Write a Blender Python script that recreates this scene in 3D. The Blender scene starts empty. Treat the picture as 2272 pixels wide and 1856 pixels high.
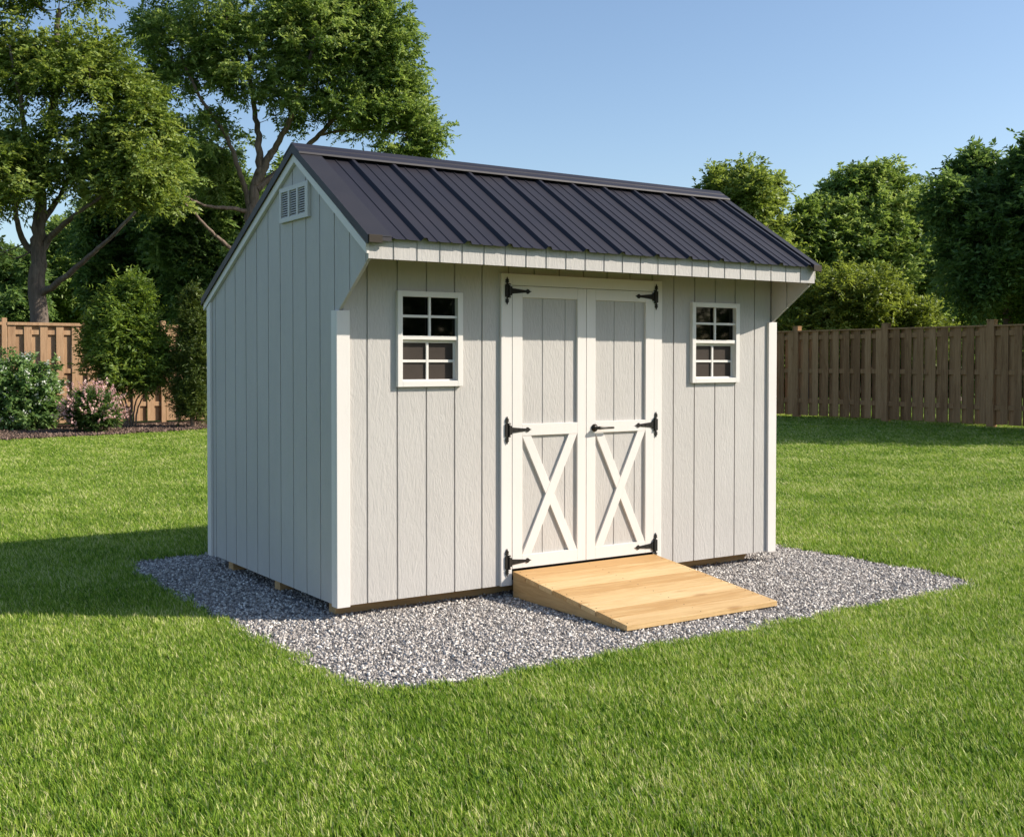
import bpy, math, random
import numpy as np
from mathutils import Vector, Matrix, noise

sc = bpy.context.scene
COL = sc.collection
R = math.radians
G = 0.075            # height of the siding's lower edge above the gravel

# ------------------------------------------------------------------ camera
CAM = np.array([-2.9109, -5.9897, 1.4377 + G])
YAW, PITCH = 0.57551, -0.0211
FPX, PCX, PCY, IW, IH = 2500.1, 1059.93, 856.36, 2272.0, 1856.0
FWD = np.array([math.sin(YAW)*math.cos(PITCH), math.cos(YAW)*math.cos(PITCH), math.sin(PITCH)])
RGT = np.cross(FWD, [0, 0, 1]); RGT /= np.linalg.norm(RGT)
UPV = np.cross(RGT, FWD)
cd = bpy.data.cameras.new('camera'); cam = bpy.data.objects.new('camera', cd); COL.objects.link(cam)
M = Matrix(((RGT[0], UPV[0], -FWD[0], CAM[0]), (RGT[1], UPV[1], -FWD[1], CAM[1]), (RGT[2], UPV[2], -FWD[2], CAM[2]), (0, 0, 0, 1)))
cam.matrix_world = M
cd.sensor_width = 36; cd.lens = FPX/IW*36
cd.shift_x = (IW/2-PCX)/IW; cd.shift_y = -(IH/2-PCY)/IW
cd.clip_end = 2000; cd.clip_start = 0.05
sc.camera = cam

def W3(px, py, D):
    """a point in the yard at distance D in front of the camera"""
    return CAM + D*(FWD + RGT*(px-PCX)/FPX - UPV*(py-PCY)/FPX)

# ------------------------------------------------------------------ helpers
def tag(o, label=None, cat=None, group=None, kind=None):
    if label: o['label'] = label
    if cat: o['category'] = cat
    if group: o['group'] = group
    if kind: o['kind'] = kind
    return o

def empty(name, loc=(0, 0, 0), rz=0):
    o = bpy.data.objects.new(name, None); o.empty_display_size = .2
    o.location = loc; o.rotation_euler = (0, 0, rz); COL.objects.link(o)
    return o

class MB:
    def __init__(s, off=(0, 0, 0)): s.v = []; s.f = []; s.o = off
    def add(s, vs, fs):
        n = len(s.v); s.v += [(a[0]+s.o[0], a[1]+s.o[1], a[2]+s.o[2]) for a in vs]; s.f += [tuple(i+n for i in f) for f in fs]
        return s
    def box(s, x0, x1, y0, y1, z0, z1):
        vs = [(x0, y0, z0), (x1, y0, z0), (x1, y1, z0), (x0, y1, z0), (x0, y0, z1), (x1, y0, z1), (x1, y1, z1), (x0, y1, z1)]
        return s.add(vs, [(0, 3, 2, 1), (4, 5, 6, 7), (0, 1, 5, 4), (1, 2, 6, 5), (2, 3, 7, 6), (3, 0, 4, 7)])
    def prism(s, poly, ax, a, b):
        """convex or simple polygon extruded along axis ax (0, 1, 2) from a to b"""
        def P(p, t):
            return (t, p[0], p[1]) if ax == 0 else ((p[0], t, p[1]) if ax == 1 else (p[0], p[1], t))
        n = len(poly)
        vs = [P(p, a) for p in poly]+[P(p, b) for p in poly]
        fs = [tuple(range(n))[::-1], tuple(range(n, 2*n))]+[(i, (i+1) % n, n+(i+1) % n, n+i) for i in range(n)]
        return s.add(vs, fs)
    def tube(s, pts, rad, k=8):
        pts = [Vector(p) for p in pts]; n = len(pts); vs = []; fs = []
        for i, p in enumerate(pts):
            d = (pts[min(i+1, n-1)]-pts[max(i-1, 0)]).normalized()
            a = d.orthogonal().normalized() if i == 0 else (pa - d*pa.dot(d)).normalized()
            pa = a; b = d.cross(a); r = rad[i] if hasattr(rad, '__len__') else rad
            vs += [tuple(p+(a*math.cos(2*math.pi*j/k)+b*math.sin(2*math.pi*j/k))*r) for j in range(k)]
        for i in range(n-1):
            for j in range(k): fs.append((i*k+j, i*k+(j+1) % k, (i+1)*k+(j+1) % k, (i+1)*k+j))
        fs.append(tuple(range(k))[::-1]); fs.append(tuple(range((n-1)*k, n*k)))
        return s.add(vs, fs)
    def build(s, name, mat, parent=None, bevel=0, smooth=False):
        me = bpy.data.meshes.new(name); me.from_pydata(s.v, [], s.f); me.materials.append(mat)
        import bmesh
        bm = bmesh.new(); bm.from_mesh(me); bmesh.ops.recalc_face_normals(bm, faces=bm.faces); bm.to_mesh(me); bm.free()
        if smooth: me.polygons.foreach_set('use_smooth', [True]*len(me.polygons))
        o = bpy.data.objects.new(name, me); COL.objects.link(o)
        if parent: o.parent = parent
        if bevel:
            m = o.modifiers.new('bevel', 'BEVEL'); m.width = bevel; m.segments = 2; m.limit_method = 'ANGLE'; m.angle_limit = R(50)
        return o

def np_mesh(name, V, quads, mat, tint=None, parent=None, link=True, smooth=False):
    me = bpy.data.meshes.new(name)
    V = np.ascontiguousarray(V, dtype=np.float32); quads = np.ascontiguousarray(quads, dtype=np.int32)
    me.vertices.add(len(V)); me.vertices.foreach_set('co', V.ravel())
    me.loops.add(quads.size); me.loops.foreach_set('vertex_index', quads.ravel())
    me.polygons.add(len(quads)); me.polygons.foreach_set('loop_start', np.arange(0, quads.size, quads.shape[1], dtype=np.int32))
    me.update(calc_edges=True)
    if tint is not None:
        a = me.attributes.new('tint', 'FLOAT', 'POINT'); a.data.foreach_set('value', np.ascontiguousarray(tint, dtype=np.float32))
    me.materials.append(mat)
    if smooth: me.polygons.foreach_set('use_smooth', np.ones(len(quads), dtype=bool))
    o = bpy.data.objects.new(name, me)
    if link: COL.objects.link(o)
    if parent: o.parent = parent
    return o

# ------------------------------------------------------------------ materials
def mat(name):
    m = bpy.data.materials.new(name); m.use_nodes = True; nt = m.node_tree
    return m, nt, nt.nodes['Principled BSDF'], nt.nodes['Material Output']

def N(nt, t, **kw):
    n = nt.nodes.new(t)
    for k, v in kw.items():
        if k.startswith('i_'):
            key = k[2:]; n.inputs[int(key) if key.isdigit() else key.replace('_', ' ')].default_value = v
        else: setattr(n, k, v)
    return n

def coords(nt, scale, kind='Object', rot=(0, 0, 0)):
    tc = N(nt, 'ShaderNodeTexCoord'); mp = N(nt, 'ShaderNodeMapping'); mp.inputs['Scale'].default_value = scale; mp.inputs['Rotation'].default_value = rot
    nt.links.new(tc.outputs[kind], mp.inputs[0]); return mp.outputs[0]

def ramp(nt, src, stops):
    r = N(nt, 'ShaderNodeValToRGB'); e = r.color_ramp.elements
    e[0].position, e[0].color = stops[0][0], (*stops[0][1], 1); e[1].position, e[1].color = stops[-1][0], (*stops[-1][1], 1)
    for p, c in stops[1:-1]:
        q = e.new(p); q.color = (*c, 1)
    nt.links.new(src, r.inputs[0]); return r.outputs[0]

def noise_n(nt, vec, scale, detail=4, rough=.55, dist=0):
    n = N(nt, 'ShaderNodeTexNoise'); n.inputs['Scale'].default_value = scale; n.inputs['Detail'].default_value = detail
    n.inputs['Roughness'].default_value = rough; n.inputs['Distortion'].default_value = dist
    nt.links.new(vec, n.inputs['Vector']); return n.outputs['Fac']

def bump(nt, h, bsdf, strength, dist, prev=None):
    b = N(nt, 'ShaderNodeBump'); b.inputs['Strength'].default_value = strength; b.inputs['Distance'].default_value = dist
    nt.links.new(h, b.inputs['Height'])
    if prev is not None: nt.links.new(prev, b.inputs['Normal'])
    if bsdf is not None: nt.links.new(b.outputs[0], bsdf.inputs['Normal'])
    return b.outputs[0]

def paint(name, c0, c1, rough, grain=(34, 34, 3.2), st=.6, dist=.0035, dirt=.12):
    m, nt, p, o = mat(name)
    v = coords(nt, grain); v2 = coords(nt, (1.3, 1.3, .8)); v3 = coords(nt, (13, 13, 4.0))
    g = noise_n(nt, v, 1.0, 6, .6, 1.6)
    k = noise_n(nt, v3, 1.6, 3, .5, 3.0)           # cathedral whorls of the embossed grain
    mx = N(nt, 'ShaderNodeMath', operation='MULTIPLY_ADD'); nt.links.new(k, mx.inputs[0]); mx.inputs[1].default_value = .85; nt.links.new(g, mx.inputs[2])
    cr = ramp(nt, noise_n(nt, v2, 1.5, 5, .6), [(.3, c0), (.7, c1)])
    wear = ramp(nt, g, [(.25, (1-dirt,)*3), (.5, (1, 1, 1))])
    mc = N(nt, 'ShaderNodeMix', data_type='RGBA', blend_type='MULTIPLY'); mc.inputs[0].default_value = 1
    nt.links.new(cr, mc.inputs[6]); nt.links.new(wear, mc.inputs[7]); nt.links.new(mc.outputs[2], p.inputs['Base Color'])
    p.inputs['Roughness'].default_value = rough; p.inputs['Specular IOR Level'].default_value = .35
    bump(nt, mx.outputs[0], p, st, dist)
    return m

M_SIDING = paint('siding paint', (.46, .44, .42), (.50, .48, .46), .66, grain=(38, 38, 8), st=.65, dist=.004, dirt=.07)
M_TRIM = paint('white trim paint', (.685, .652, .622), (.725, .692, .662), .55, grain=(40, 40, 6), st=.22, dist=.0015, dirt=.03)
M_PVC = paint('white window vinyl', (.69, .67, .64), (.72, .70, .67), .4, grain=(30, 30, 30), st=.05, dist=.0005, dirt=.0)

def metal(name, col, rough=.42, coat=0):
    m, nt, p, o = mat(name)
    v = coords(nt, (1.2, 1.2, 1.2)); v2 = coords(nt, (220, 220, 220))
    n = noise_n(nt, v, 2.0, 5, .6)
    c = ramp(nt, n, [(.3, tuple(a*.88 for a in col)), (.7, tuple(min(1, a*1.1) for a in col))])
    nt.links.new(c, p.inputs['Base Color'])
    r = N(nt, 'ShaderNodeMapRange'); r.inputs[3].default_value = rough-.08; r.inputs[4].default_value = rough+.1; nt.links.new(n, r.inputs[0]); nt.links.new(r.outputs[0], p.inputs['Roughness'])
    p.inputs['Metallic'].default_value = 0; p.inputs['Specular IOR Level'].default_value = .32
    bump(nt, noise_n(nt, v2, 1, 2), p, .12, .0006)
    return m
M_ROOF = metal('painted roof steel', (.022, .0205, .028), .52)
M_RAKE = metal('dark roof flashing', (.026, .025, .031), .55)
M_CAPBR = metal('brown closure strip', (.03, .022, .014), .7)
M_IRON = metal('black iron hardware', (.008, .0065, .005), .6)
M_HANDLE = metal('bronze handle', (.03, .024, .018), .3)

def wood(name, cols, axis='x', rough=.6, st=.35, ringscale=1.0):
    m, nt, p, o = mat(name)
    s = {'x': (1.4, 16, 16), 'z': (16, 16, 1.2), 'y': (16, 1.4, 16)}[axis]; s = tuple(a*ringscale for a in s)
    v = coords(nt, s); n = noise_n(nt, v, 1.0, 6, .62, 1.2)
    s2 = {'x': (6, 140, 140), 'z': (140, 140, 6), 'y': (140, 6, 140)}[axis]
    f = noise_n(nt, coords(nt, s2), 1.0, 3, .6)
    at = N(nt, 'ShaderNodeAttribute', attribute_name='tint')
    md = N(nt, 'ShaderNodeMath', operation='MULTIPLY_ADD'); nt.links.new(at.outputs['Fac'], md.inputs[0]); md.inputs[1].default_value = .3; nt.links.new(n, md.inputs[2])
    c = ramp(nt, md.outputs[0], [(.28, cols[0]), (.5, cols[1]), (.8, cols[2])])
    ff = ramp(nt, f, [(.3, (.82, .8, .78)), (.6, (1, 1, 1))])
    mc = N(nt, 'ShaderNodeMix', data_type='RGBA', blend_type='MULTIPLY'); mc.inputs[0].default_value = 1
    nt.links.new(c, mc.inputs[6]); nt.links.new(ff, mc.inputs[7])
    # knots
    s3 = {'x': (1.6, 5.5, 5.5), 'z': (5.5, 5.5, 1.6), 'y': (5.5, 1.6, 5.5)}[axis]
    vo = N(nt, 'ShaderNodeTexVoronoi'); vo.inputs['Scale'].default_value = 1.0; nt.links.new(coords(nt, s3), vo.inputs['Vector'])
    kn = ramp(nt, vo.outputs['Distance'], [(.06, (.52, .38, .26)), (.13, (1, 1, 1))])
    mc2 = N(nt, 'ShaderNodeMix', data_type='RGBA', blend_type='MULTIPLY'); mc2.inputs[0].default_value = .55
    nt.links.new(mc.outputs[2], mc2.inputs[6]); nt.links.new(kn, mc2.inputs[7])
    nt.links.new(mc2.outputs[2], p.inputs['Base Color']); p.inputs['Roughness'].default_value = rough; p.inputs['Specular IOR Level'].default_value = .25
    bump(nt, f, p, st, .0015)
    return m
M_PINE = wood('fresh pine', [(.50, .30, .12), (.62, .42, .20), (.69, .50, .265)], 'x', .55, .25)
M_SKID = wood('treated lumber', [(.38, .24, .11), (.52, .33, .16), (.62, .42, .22)], 'x')
M_FENCE = wood('cedar fence boards', [(.34, .205, .115), (.45, .285, .165), (.55, .36, .215)], 'z', .75)
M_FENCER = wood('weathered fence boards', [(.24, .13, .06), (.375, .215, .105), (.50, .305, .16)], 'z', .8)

def glass(name, col, rough, spec):
    m, nt, p, o = mat(name)
    n = noise_n(nt, coords(nt, (3, 3, 3)), 1.2, 3)
    c = ramp(nt, n, [(.3, tuple(a*.85 for a in col)), (.7, tuple(a*1.15 for a in col))]); nt.links.new(c, p.inputs['Base Color'])
    p.inputs['Roughness'].default_value = rough; p.inputs['Specular IOR Level'].default_value = spec
    return m
M_GLASS = glass('dark window glass', (.0025, .003, .002), .03, .34)  # opaque pane: near-black base paints in the unlit interior behind it
M_SCREEN = glass('insect screen', (.048, .038, .032), .5, .15)
M_DARK = glass('dark void', (.004, .004, .004), .9, .1)

def leafmat(name, dark, mid, light, trans=.42, rough=.5, hue_noise=.5):
    m, nt, p, o = mat(name)
    at = N(nt, 'ShaderNodeAttribute', attribute_name='tint')
    n = noise_n(nt, coords(nt, (1, 1, 1)), hue_noise, 2)
    ad = N(nt, 'ShaderNodeMath', operation='MULTIPLY_ADD'); nt.links.new(n, ad.inputs[0]); ad.inputs[1].default_value = .7
    sb = N(nt, 'ShaderNodeMath', operation='SUBTRACT'); nt.links.new(at.outputs['Fac'], sb.inputs[0]); sb.inputs[1].default_value = .35
    nt.links.new(sb.outputs[0], ad.inputs[2])
    c = ramp(nt, ad.outputs[0], [(.1, dark), (.5, mid), (.9, light)])
    nt.links.new(c, p.inputs['Base Color']); p.inputs['Roughness'].default_value = rough; p.inputs['Specular IOR Level'].default_value = .35
    tr = N(nt, 'ShaderNodeBsdfTranslucent')
    hs = N(nt, 'ShaderNodeHueSaturation'); hs.inputs['Hue'].default_value = .48; hs.inputs['Saturation'].default_value = 1.1; hs.inputs['Value'].default_value = 1.5
    nt.links.new(c, hs.inputs['Color']); nt.links.new(hs.outputs[0], tr.inputs['Color'])
    mx = N(nt, 'ShaderNodeMixShader'); mx.inputs[0].default_value = trans
    nt.links.new(p.outputs[0], mx.inputs[1]); nt.links.new(tr.outputs[0], mx.inputs[2]); nt.links.new(mx.outputs[0], o.inputs['Surface'])
    return m

def barkmat(name, c0, c1):
    m, nt, p, o = mat(name)
    n = noise_n(nt, coords(nt, (7, 7, 1.6)), 1.5, 7, .65, .8)
    nt.links.new(ramp(nt, n, [(.3, c0), (.7, c1)]), p.inputs['Base Color']); p.inputs['Roughness'].default_value = .9
    bump(nt, n, p, .9, .05)
    return m
M_BARK = barkmat('bark', (.055, .042, .033), (.19, .15, .12))
M_BARK2 = barkmat('brown bark', (.09, .062, .045), (.27, .20, .155))
M_TWIG = barkmat('twig', (.12, .085, .06), (.26, .2, .15))

def groundmat(name, stops, sc1, sc2, st, dist, rough=.95):
    m, nt, p, o = mat(name)
    a = noise_n(nt, coords(nt, (1, 1, 1)), sc1, 5, .6); b = noise_n(nt, coords(nt, (1, 1, 1)), sc2, 6, .7)
    ad = N(nt, 'ShaderNodeMath', operation='MULTIPLY_ADD'); nt.links.new(a, ad.inputs[0]); ad.inputs[1].default_value = .5
    hb = N(nt, 'ShaderNodeMath', operation='MULTIPLY'); nt.links.new(b, hb.inputs[0]); hb.inputs[1].default_value = .5; nt.links.new(hb.outputs[0], ad.inputs[2])
    nt.links.new(ramp(nt, ad.outputs[0], stops), p.inputs['Base Color']); p.inputs['Roughness'].default_value = rough; p.inputs['Specular IOR Level'].default_value = .1
    bump(nt, b, p, st, dist)
    return m
M_LAWN = groundmat('lawn soil and thatch', [(.3, (.04, .065, .014)), (.5, (.075, .12, .022)), (.7, (.12, .17, .035))], .7, 60, .8, .03)
M_GRAVEL = groundmat('gravel bed', [(.35, (.07, .07, .075)), (.5, (.2, .195, .2)), (.65, (.36, .35, .35))], 3, 70, 1, .02)
M_MULCH = groundmat('bark mulch', [(.35, (.022, .014, .011)), (.5, (.055, .034, .026)), (.7, (.12, .075, .055))], 2, 30, 1, .05)

# ------------------------------------------------------------------ world and sun
TO_SUN = Vector((.52, -.375, .42)).normalized()
ELEV = math.asin(TO_SUN.z)
w = bpy.data.worlds.new('World'); sc.world = w; w.use_nodes = True
wn = w.node_tree; bg = wn.nodes['Background']
sky = wn.nodes.new('ShaderNodeTexSky'); sky.sky_type = 'NISHITA'; sky.sun_disc = False
sky.sun_elevation = ELEV; sky.sun_rotation = math.atan2(TO_SUN.x, TO_SUN.y)
sky.air_density = 1.0; sky.dust_density = 1.0; sky.ozone_density = 2.2; sky.altitude = 50
wn.links.new(sky.outputs[0], bg.inputs[0]); bg.inputs[1].default_value = .12
sl = bpy.data.lights.new('sun', 'SUN'); sl.energy = 4.5; sl.angle = R(.5); sl.color = (1, .905, .77)
so = bpy.data.objects.new('sun', sl); COL.objects.link(so); so.rotation_euler = TO_SUN.to_track_quat('Z', 'Y').to_euler()
so.location = (10, -8, 12)
sc.view_settings.view_transform = 'Standard'; sc.view_settings.look = 'None'; sc.view_settings.exposure = .56; sc.view_settings.gamma = 1

# ------------------------------------------------------------------ ground sheets
def sheet(name, poly, z, m, sub=None):
    mb = MB(); mb.add([(x, y, z) for x, y in poly], [tuple(range(len(poly)))])
    o = mb.build(name, m); o.data.polygons[0].flip() if o.data.polygons[0].normal.z < 0 else None
    return o
tag(sheet('lawn', [(-400, -400), (400, -400), (400, 400), (-400, 400)], -.012, M_LAWN), kind='structure')

rng = np.random.default_rng(7)
PX0, PX1, PY0, PY1 = -.57, 4.27, -1.47, 2.68
def rounded(x0, x1, y0, y1, r, wob, n=160):
    pts = []
    for i in range(n):
        t = 2*math.pi*i/n; c, s_ = math.cos(t), math.sin(t)
        e = 2/14
        x = (x0+x1)/2+(x1-x0)/2*math.copysign(abs(c)**e, c); y = (y0+y1)/2+(y1-y0)/2*math.copysign(abs(s_)**e, s_)
        q = noise.noise(Vector((x*3, y*3, 1.7)))*wob
        pts.append((x+q*c, y+q*s_))
    return pts
PAD = rounded(PX0, PX1, PY0, PY1, .2, .05)
def inpoly(x, y, poly):
    x = np.asarray(x); y = np.asarray(y); ins = np.zeros(x.shape, bool); n = len(poly)
    for i in range(n):
        x1, y1 = poly[i]; x2, y2 = poly[(i+1) % n]
        if y1 == y2: continue
        c = ((y1 > y) != (y2 > y)) & (x < (x2-x1)*(y-y1)/(y2-y1)+x1); ins ^= c
    return ins
tag(sheet('gravel_pad', PAD, -.006, M_GRAVEL), kind='structure')
bed_front = [(-9, 15.5), (-6, 16.1), (-3, 16.8), (-1, 16.9), (1.38, 17.35), (3.54, 17.85), (6.16, 18.75), (8, 20.2), (11, 20.7), (15, 21.0)]
BED = bed_front+[(15, 22.4), (-9, 22.4)]
tag(sheet('mulch_bed', BED, .01, M_MULCH), kind='structure')

# ---- scattered patches (grass, gravel, bark chips): each ONE object
def patches(name, pts, rot, scl, variants, label_kind='stuff'):
    cl = bpy.data.collections.new(name+'_patches')
    for v in variants: cl.objects.link(v)
    me = bpy.data.meshes.new(name); me.vertices.add(len(pts)); me.vertices.foreach_set('co', np.ascontiguousarray(pts, dtype=np.float32).ravel())
    a = me.attributes.new('rot', 'FLOAT_VECTOR', 'POINT'); rv = np.zeros((len(pts), 3), np.float32); rv[:, 2] = rot; a.data.foreach_set('vector', rv.ravel())
    a = me.attributes.new('scl', 'FLOAT_VECTOR', 'POINT'); a.data.foreach_set('vector', np.ascontiguousarray(scl, dtype=np.float32).ravel())
    a = me.attributes.new('idx', 'INT', 'POINT'); a.data.foreach_set('value', rng.integers(0, len(variants), len(pts)).astype(np.int32))
    o = bpy.data.objects.new(name, me); COL.objects.link(o)
    ng = bpy.data.node_groups.new(name, 'GeometryNodeTree')
    ng.interface.new_socket('Geometry', in_out='INPUT', socket_type='NodeSocketGeometry'); ng.interface.new_socket('Geometry', in_out='OUTPUT', socket_type='NodeSocketGeometry')
    n = ng.nodes; gi = n.new('NodeGroupInput'); go = n.new('NodeGroupOutput'); iop = n.new('GeometryNodeInstanceOnPoints'); ci = n.new('GeometryNodeCollectionInfo')
    ci.inputs['Collection'].default_value = cl; ci.inputs['Separate Children'].default_value = True; ci.inputs['Reset Children'].default_value = True
    def na(nm, t):
        q = n.new('GeometryNodeInputNamedAttribute'); q.data_type = t; q.inputs[0].default_value = nm; return q.outputs[0]
    ng.links.new(gi.outputs[0], iop.inputs['Points']); ng.links.new(ci.outputs[0], iop.inputs['Instance']); iop.inputs['Pick Instance'].default_value = True
    ng.links.new(na('idx', 'INT'), iop.inputs['Instance Index']); ng.links.new(na('rot', 'FLOAT_VECTOR'), iop.inputs['Rotation']); ng.links.new(na('scl', 'FLOAT_VECTOR'), iop.inputs['Scale'])
    ng.links.new(iop.outputs[0], go.inputs[0])
    md = o.modifiers.new('scatter', 'NODES'); md.node_group = ng
    o['kind'] = label_kind
    return o

def grassmat():
    m, nt, p, o = mat('grass blades')
    at = N(nt, 'ShaderNodeAttribute', attribute_name='tint'); ge = N(nt, 'ShaderNodeNewGeometry')
    mp = N(nt, 'ShaderNodeMapping'); nt.links.new(ge.outputs['Position'], mp.inputs[0])
    big = noise_n(nt, mp.outputs[0], 1.1, 4, .6); fine = noise_n(nt, mp.outputs[0], 9, 2)
    s1 = N(nt, 'ShaderNodeMath', operation='MULTIPLY_ADD'); nt.links.new(big, s1.inputs[0]); s1.inputs[1].default_value = 1.0
    s2 = N(nt, 'ShaderNodeMath', operation='MULTIPLY_ADD'); nt.links.new(fine, s2.inputs[0]); s2.inputs[1].default_value = .3; s2.inputs[2].default_value = -.65
    nt.links.new(s2.outputs[0], s1.inputs[2])
    s3 = N(nt, 'ShaderNodeMath', operation='ADD'); nt.links.new(s1.outputs[0], s3.inputs[0]); nt.links.new(at.outputs['Fac'], s3.inputs[1])
    c = ramp(nt, s3.outputs[0], [(.0, (.05, .125, .012)), (.28, (.15, .28, .022)), (.55, (.265, .41, .04)), (.82, (.44, .535, .09)), (1.0, (.72, .69, .34))])
    nt.links.new(c, p.inputs['Base Color']); p.inputs['Roughness'].default_value = .45; p.inputs['Specular IOR Level'].default_value = .22
    tr = N(nt, 'ShaderNodeBsdfTranslucent'); nt.links.new(c, tr.inputs['Color'])
    mx = N(nt, 'ShaderNodeMixShader'); mx.inputs[0].default_value = .38
    nt.links.new(p.outputs[0], mx.inputs[1]); nt.links.new(tr.outputs[0], mx.inputs[2]); nt.links.new(mx.outputs[0], o.inputs['Surface'])
    return m
M_GRASS = grassmat()

def grass_patch(i, n=44, rad=.05):
    r = np.random.default_rng(100+i)
    a = r.uniform(0, 2*np.pi, n); q = rad*np.sqrt(r.uniform(0, 1, n))
    base = np.stack([q*np.cos(a), q*np.sin(a), np.full(n, -.012)], 1)
    h = r.uniform(.018, .045, n); h[r.uniform(0, 1, n) > .95] *= 1.3
    wd = r.uniform(.0013, .0027, n)
    la = r.normal(0, 1.3, n)                      # the lawn leans one way on the whole
    ln = np.abs(r.normal(.28, .24, n))
    d = np.stack([np.cos(la)*ln, np.sin(la)*ln, np.ones(n)], 1); d /= np.linalg.norm(d, axis=1)[:, None]
    bend = np.stack([np.cos(la), np.sin(la), -np.full(n, .25)], 1)*(h*r.uniform(.02, .42, n))[:, None]
    sa = r.uniform(0, 2*np.pi, n); side = np.stack([np.cos(sa), np.sin(sa), np.zeros(n)], 1)*wd[:, None]
    mid = base+d*(h*.55)[:, None]+bend*.25; tip = base+d*h[:, None]+bend
    V = np.stack([base-side, base+side, mid+side*.8, mid-side*.8, tip+side*.12, tip-side*.12], 1).reshape(-1, 3)
    k = np.arange(n)[:, None]*6
    Q = np.concatenate([k+[0, 1, 2, 3], k+[3, 2, 4, 5]], 0)
    t = np.clip(r.normal(.47, .29, n), 0, 1); k_ = r.uniform(0, 1, n) > .97; t[k_] = 1.1
    return np_mesh('grass_patch', V, Q, M_GRASS, np.repeat(t, 6), link=False)

def scatter_ground(s0, d0, xr, yr, margin, dmax, dmin=2.4):
    out = []
    lat = np.arange(-1, 1, .002)
    # rings of increasing spacing so that blades keep about the same size in view
    D = dmin
    while D < dmax:
        s = s0*max(1, D/d0)
        ws = (np.array([-margin, IW+margin])-PCX)/FPX*D
        n = int((ws[1]-ws[0])/s)
        l = ws[0]+(np.arange(n)+rng.uniform(-.5, .5, n))*s
        dd = D+rng.uniform(-.5, .5, n)*s
        f2 = np.array([math.sin(YAW), math.cos(YAW)]); r2 = np.array([math.cos(YAW), -math.sin(YAW)])
        p = CAM[:2]+dd[:, None]*f2+l[:, None]*r2
        out.append(np.column_stack([p, np.full(n, s/s0)])); D += s
    P = np.concatenate(out)
    return P
P = scatter_ground(.046, 7.0, None, None, 700, 34)
SHED = [(.02, .0), (3.64, .0), (3.64, 2.15), (.02, 2.15)]
grown = [(x+(.03 if x > 1.8 else -.03)*0, y) for x, y in PAD]
jx = np.array([noise.noise(Vector((a*9, b*9, 3)))+.6*noise.noise(Vector((a*31, b*31, 5))) for a, b in P[:, :2]])*.07
keep = ~inpoly(P[:, 0]+jx, P[:, 1]+jx, grown) & ~inpoly(P[:, 0], P[:, 1], BED) & (P[:, 0] < 26) & (P[:, 1] < 22.3)
P = P[keep]
zs = np.clip(P[:, 2], 1, 1.25)
tuft = np.array([noise.noise(Vector((a*2.3, b*2.3, 0))) for a, b in P[:, :2]])
zs = zs*(1+.28*tuft+rng.uniform(-.12, .12, len(P)))
scl = np.column_stack([P[:, 2]*1.08, P[:, 2]*1.08, zs])
pts = np.column_stack([P[:, :2], np.zeros(len(P))])
g = patches('grass', pts, rng.normal(2.5, .5, len(P)), scl, [grass_patch(i) for i in range(14)])
tag(g, 'short mown green grass blades covering the whole lawn', 'grass')

def stonemat(name, stops, rough=.8):
    m, nt, p, o = mat(name)
    at = N(nt, 'ShaderNodeAttribute', attribute_name='tint')
    n = noise_n(nt, coords(nt, (1, 1, 1)), 120, 3)
    ad = N(nt, 'ShaderNodeMath', operation='MULTIPLY_ADD'); nt.links.new(n, ad.inputs[0]); ad.inputs[1].default_value = .25; nt.links.new(at.outputs['Fac'], ad.inputs[2])
    nt.links.new(ramp(nt, ad.outputs[0], stops), p.inputs['Base Color']); p.inputs['Roughness'].default_value = rough
    return m
M_STONE = stonemat('crushed stone', [(.1, (.11, .10, .094)), (.4, (.30, .272, .252)), (.7, (.48, .442, .41)), (1, (.80, .765, .71))])
M_CHIP = stonemat('bark chips', [(.1, (.045, .028, .02)), (.6, (.12, .075, .054)), (1.1, (.27, .185, .14))], .9)
CUBE = np.array([(-1, -1, -1), (1, -1, -1), (1, 1, -1), (-1, 1, -1), (-1, -1, 1), (1, -1, 1), (1, 1, 1), (-1, 1, 1)], float)
CQ = np.array([(0, 3, 2, 1), (4, 5, 6, 7), (0, 1, 5, 4), (1, 2, 6, 5), (2, 3, 7, 6), (3, 0, 4, 7)])
def rubble(i, m, n, rad, size, flat, name):
    r = np.random.default_rng(500+i)
    a = r.uniform(0, 2*np.pi, n); q = rad*np.sqrt(r.uniform(0, 1, n))
    c = np.stack([q*np.cos(a), q*np.sin(a), r.uniform(-.004, size*1.1, n)], 1)
    V = CUBE[None]*(1+r.uniform(-.55, .3, (n, 8, 1)))
    V = V*np.stack([r.uniform(.7, 1.5, n), r.uniform(.5, .95, n), r.uniform(.35, .8, n)*flat], 1)[:, None, :]*(r.uniform(.55, 1.15, n)*size)[:, None, None]
    # random rotations
    u = r.normal(size=(n, 4)); u /= np.linalg.norm(u, axis=1)[:, None]; w_, x, y, z = u.T
    Rm = np.stack([1-2*(y*y+z*z), 2*(x*y-z*w_), 2*(x*z+y*w_), 2*(x*y+z*w_), 1-2*(x*x+z*z), 2*(y*z-x*w_), 2*(x*z-y*w_), 2*(y*z+x*w_), 1-2*(x*x+y*y)], 1).reshape(n, 3, 3)
    V = np.einsum('nij,nkj->nki', Rm, V)+c[:, None, :]
    Q = (np.arange(n)[:, None, None]*8+CQ[None]).reshape(-1, 4)
    t = np.clip(r.normal(.42, .33, n), 0, 1)
    return np_mesh(name, V.reshape(-1, 3), Q, m, np.repeat(t, 8), link=False)
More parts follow.
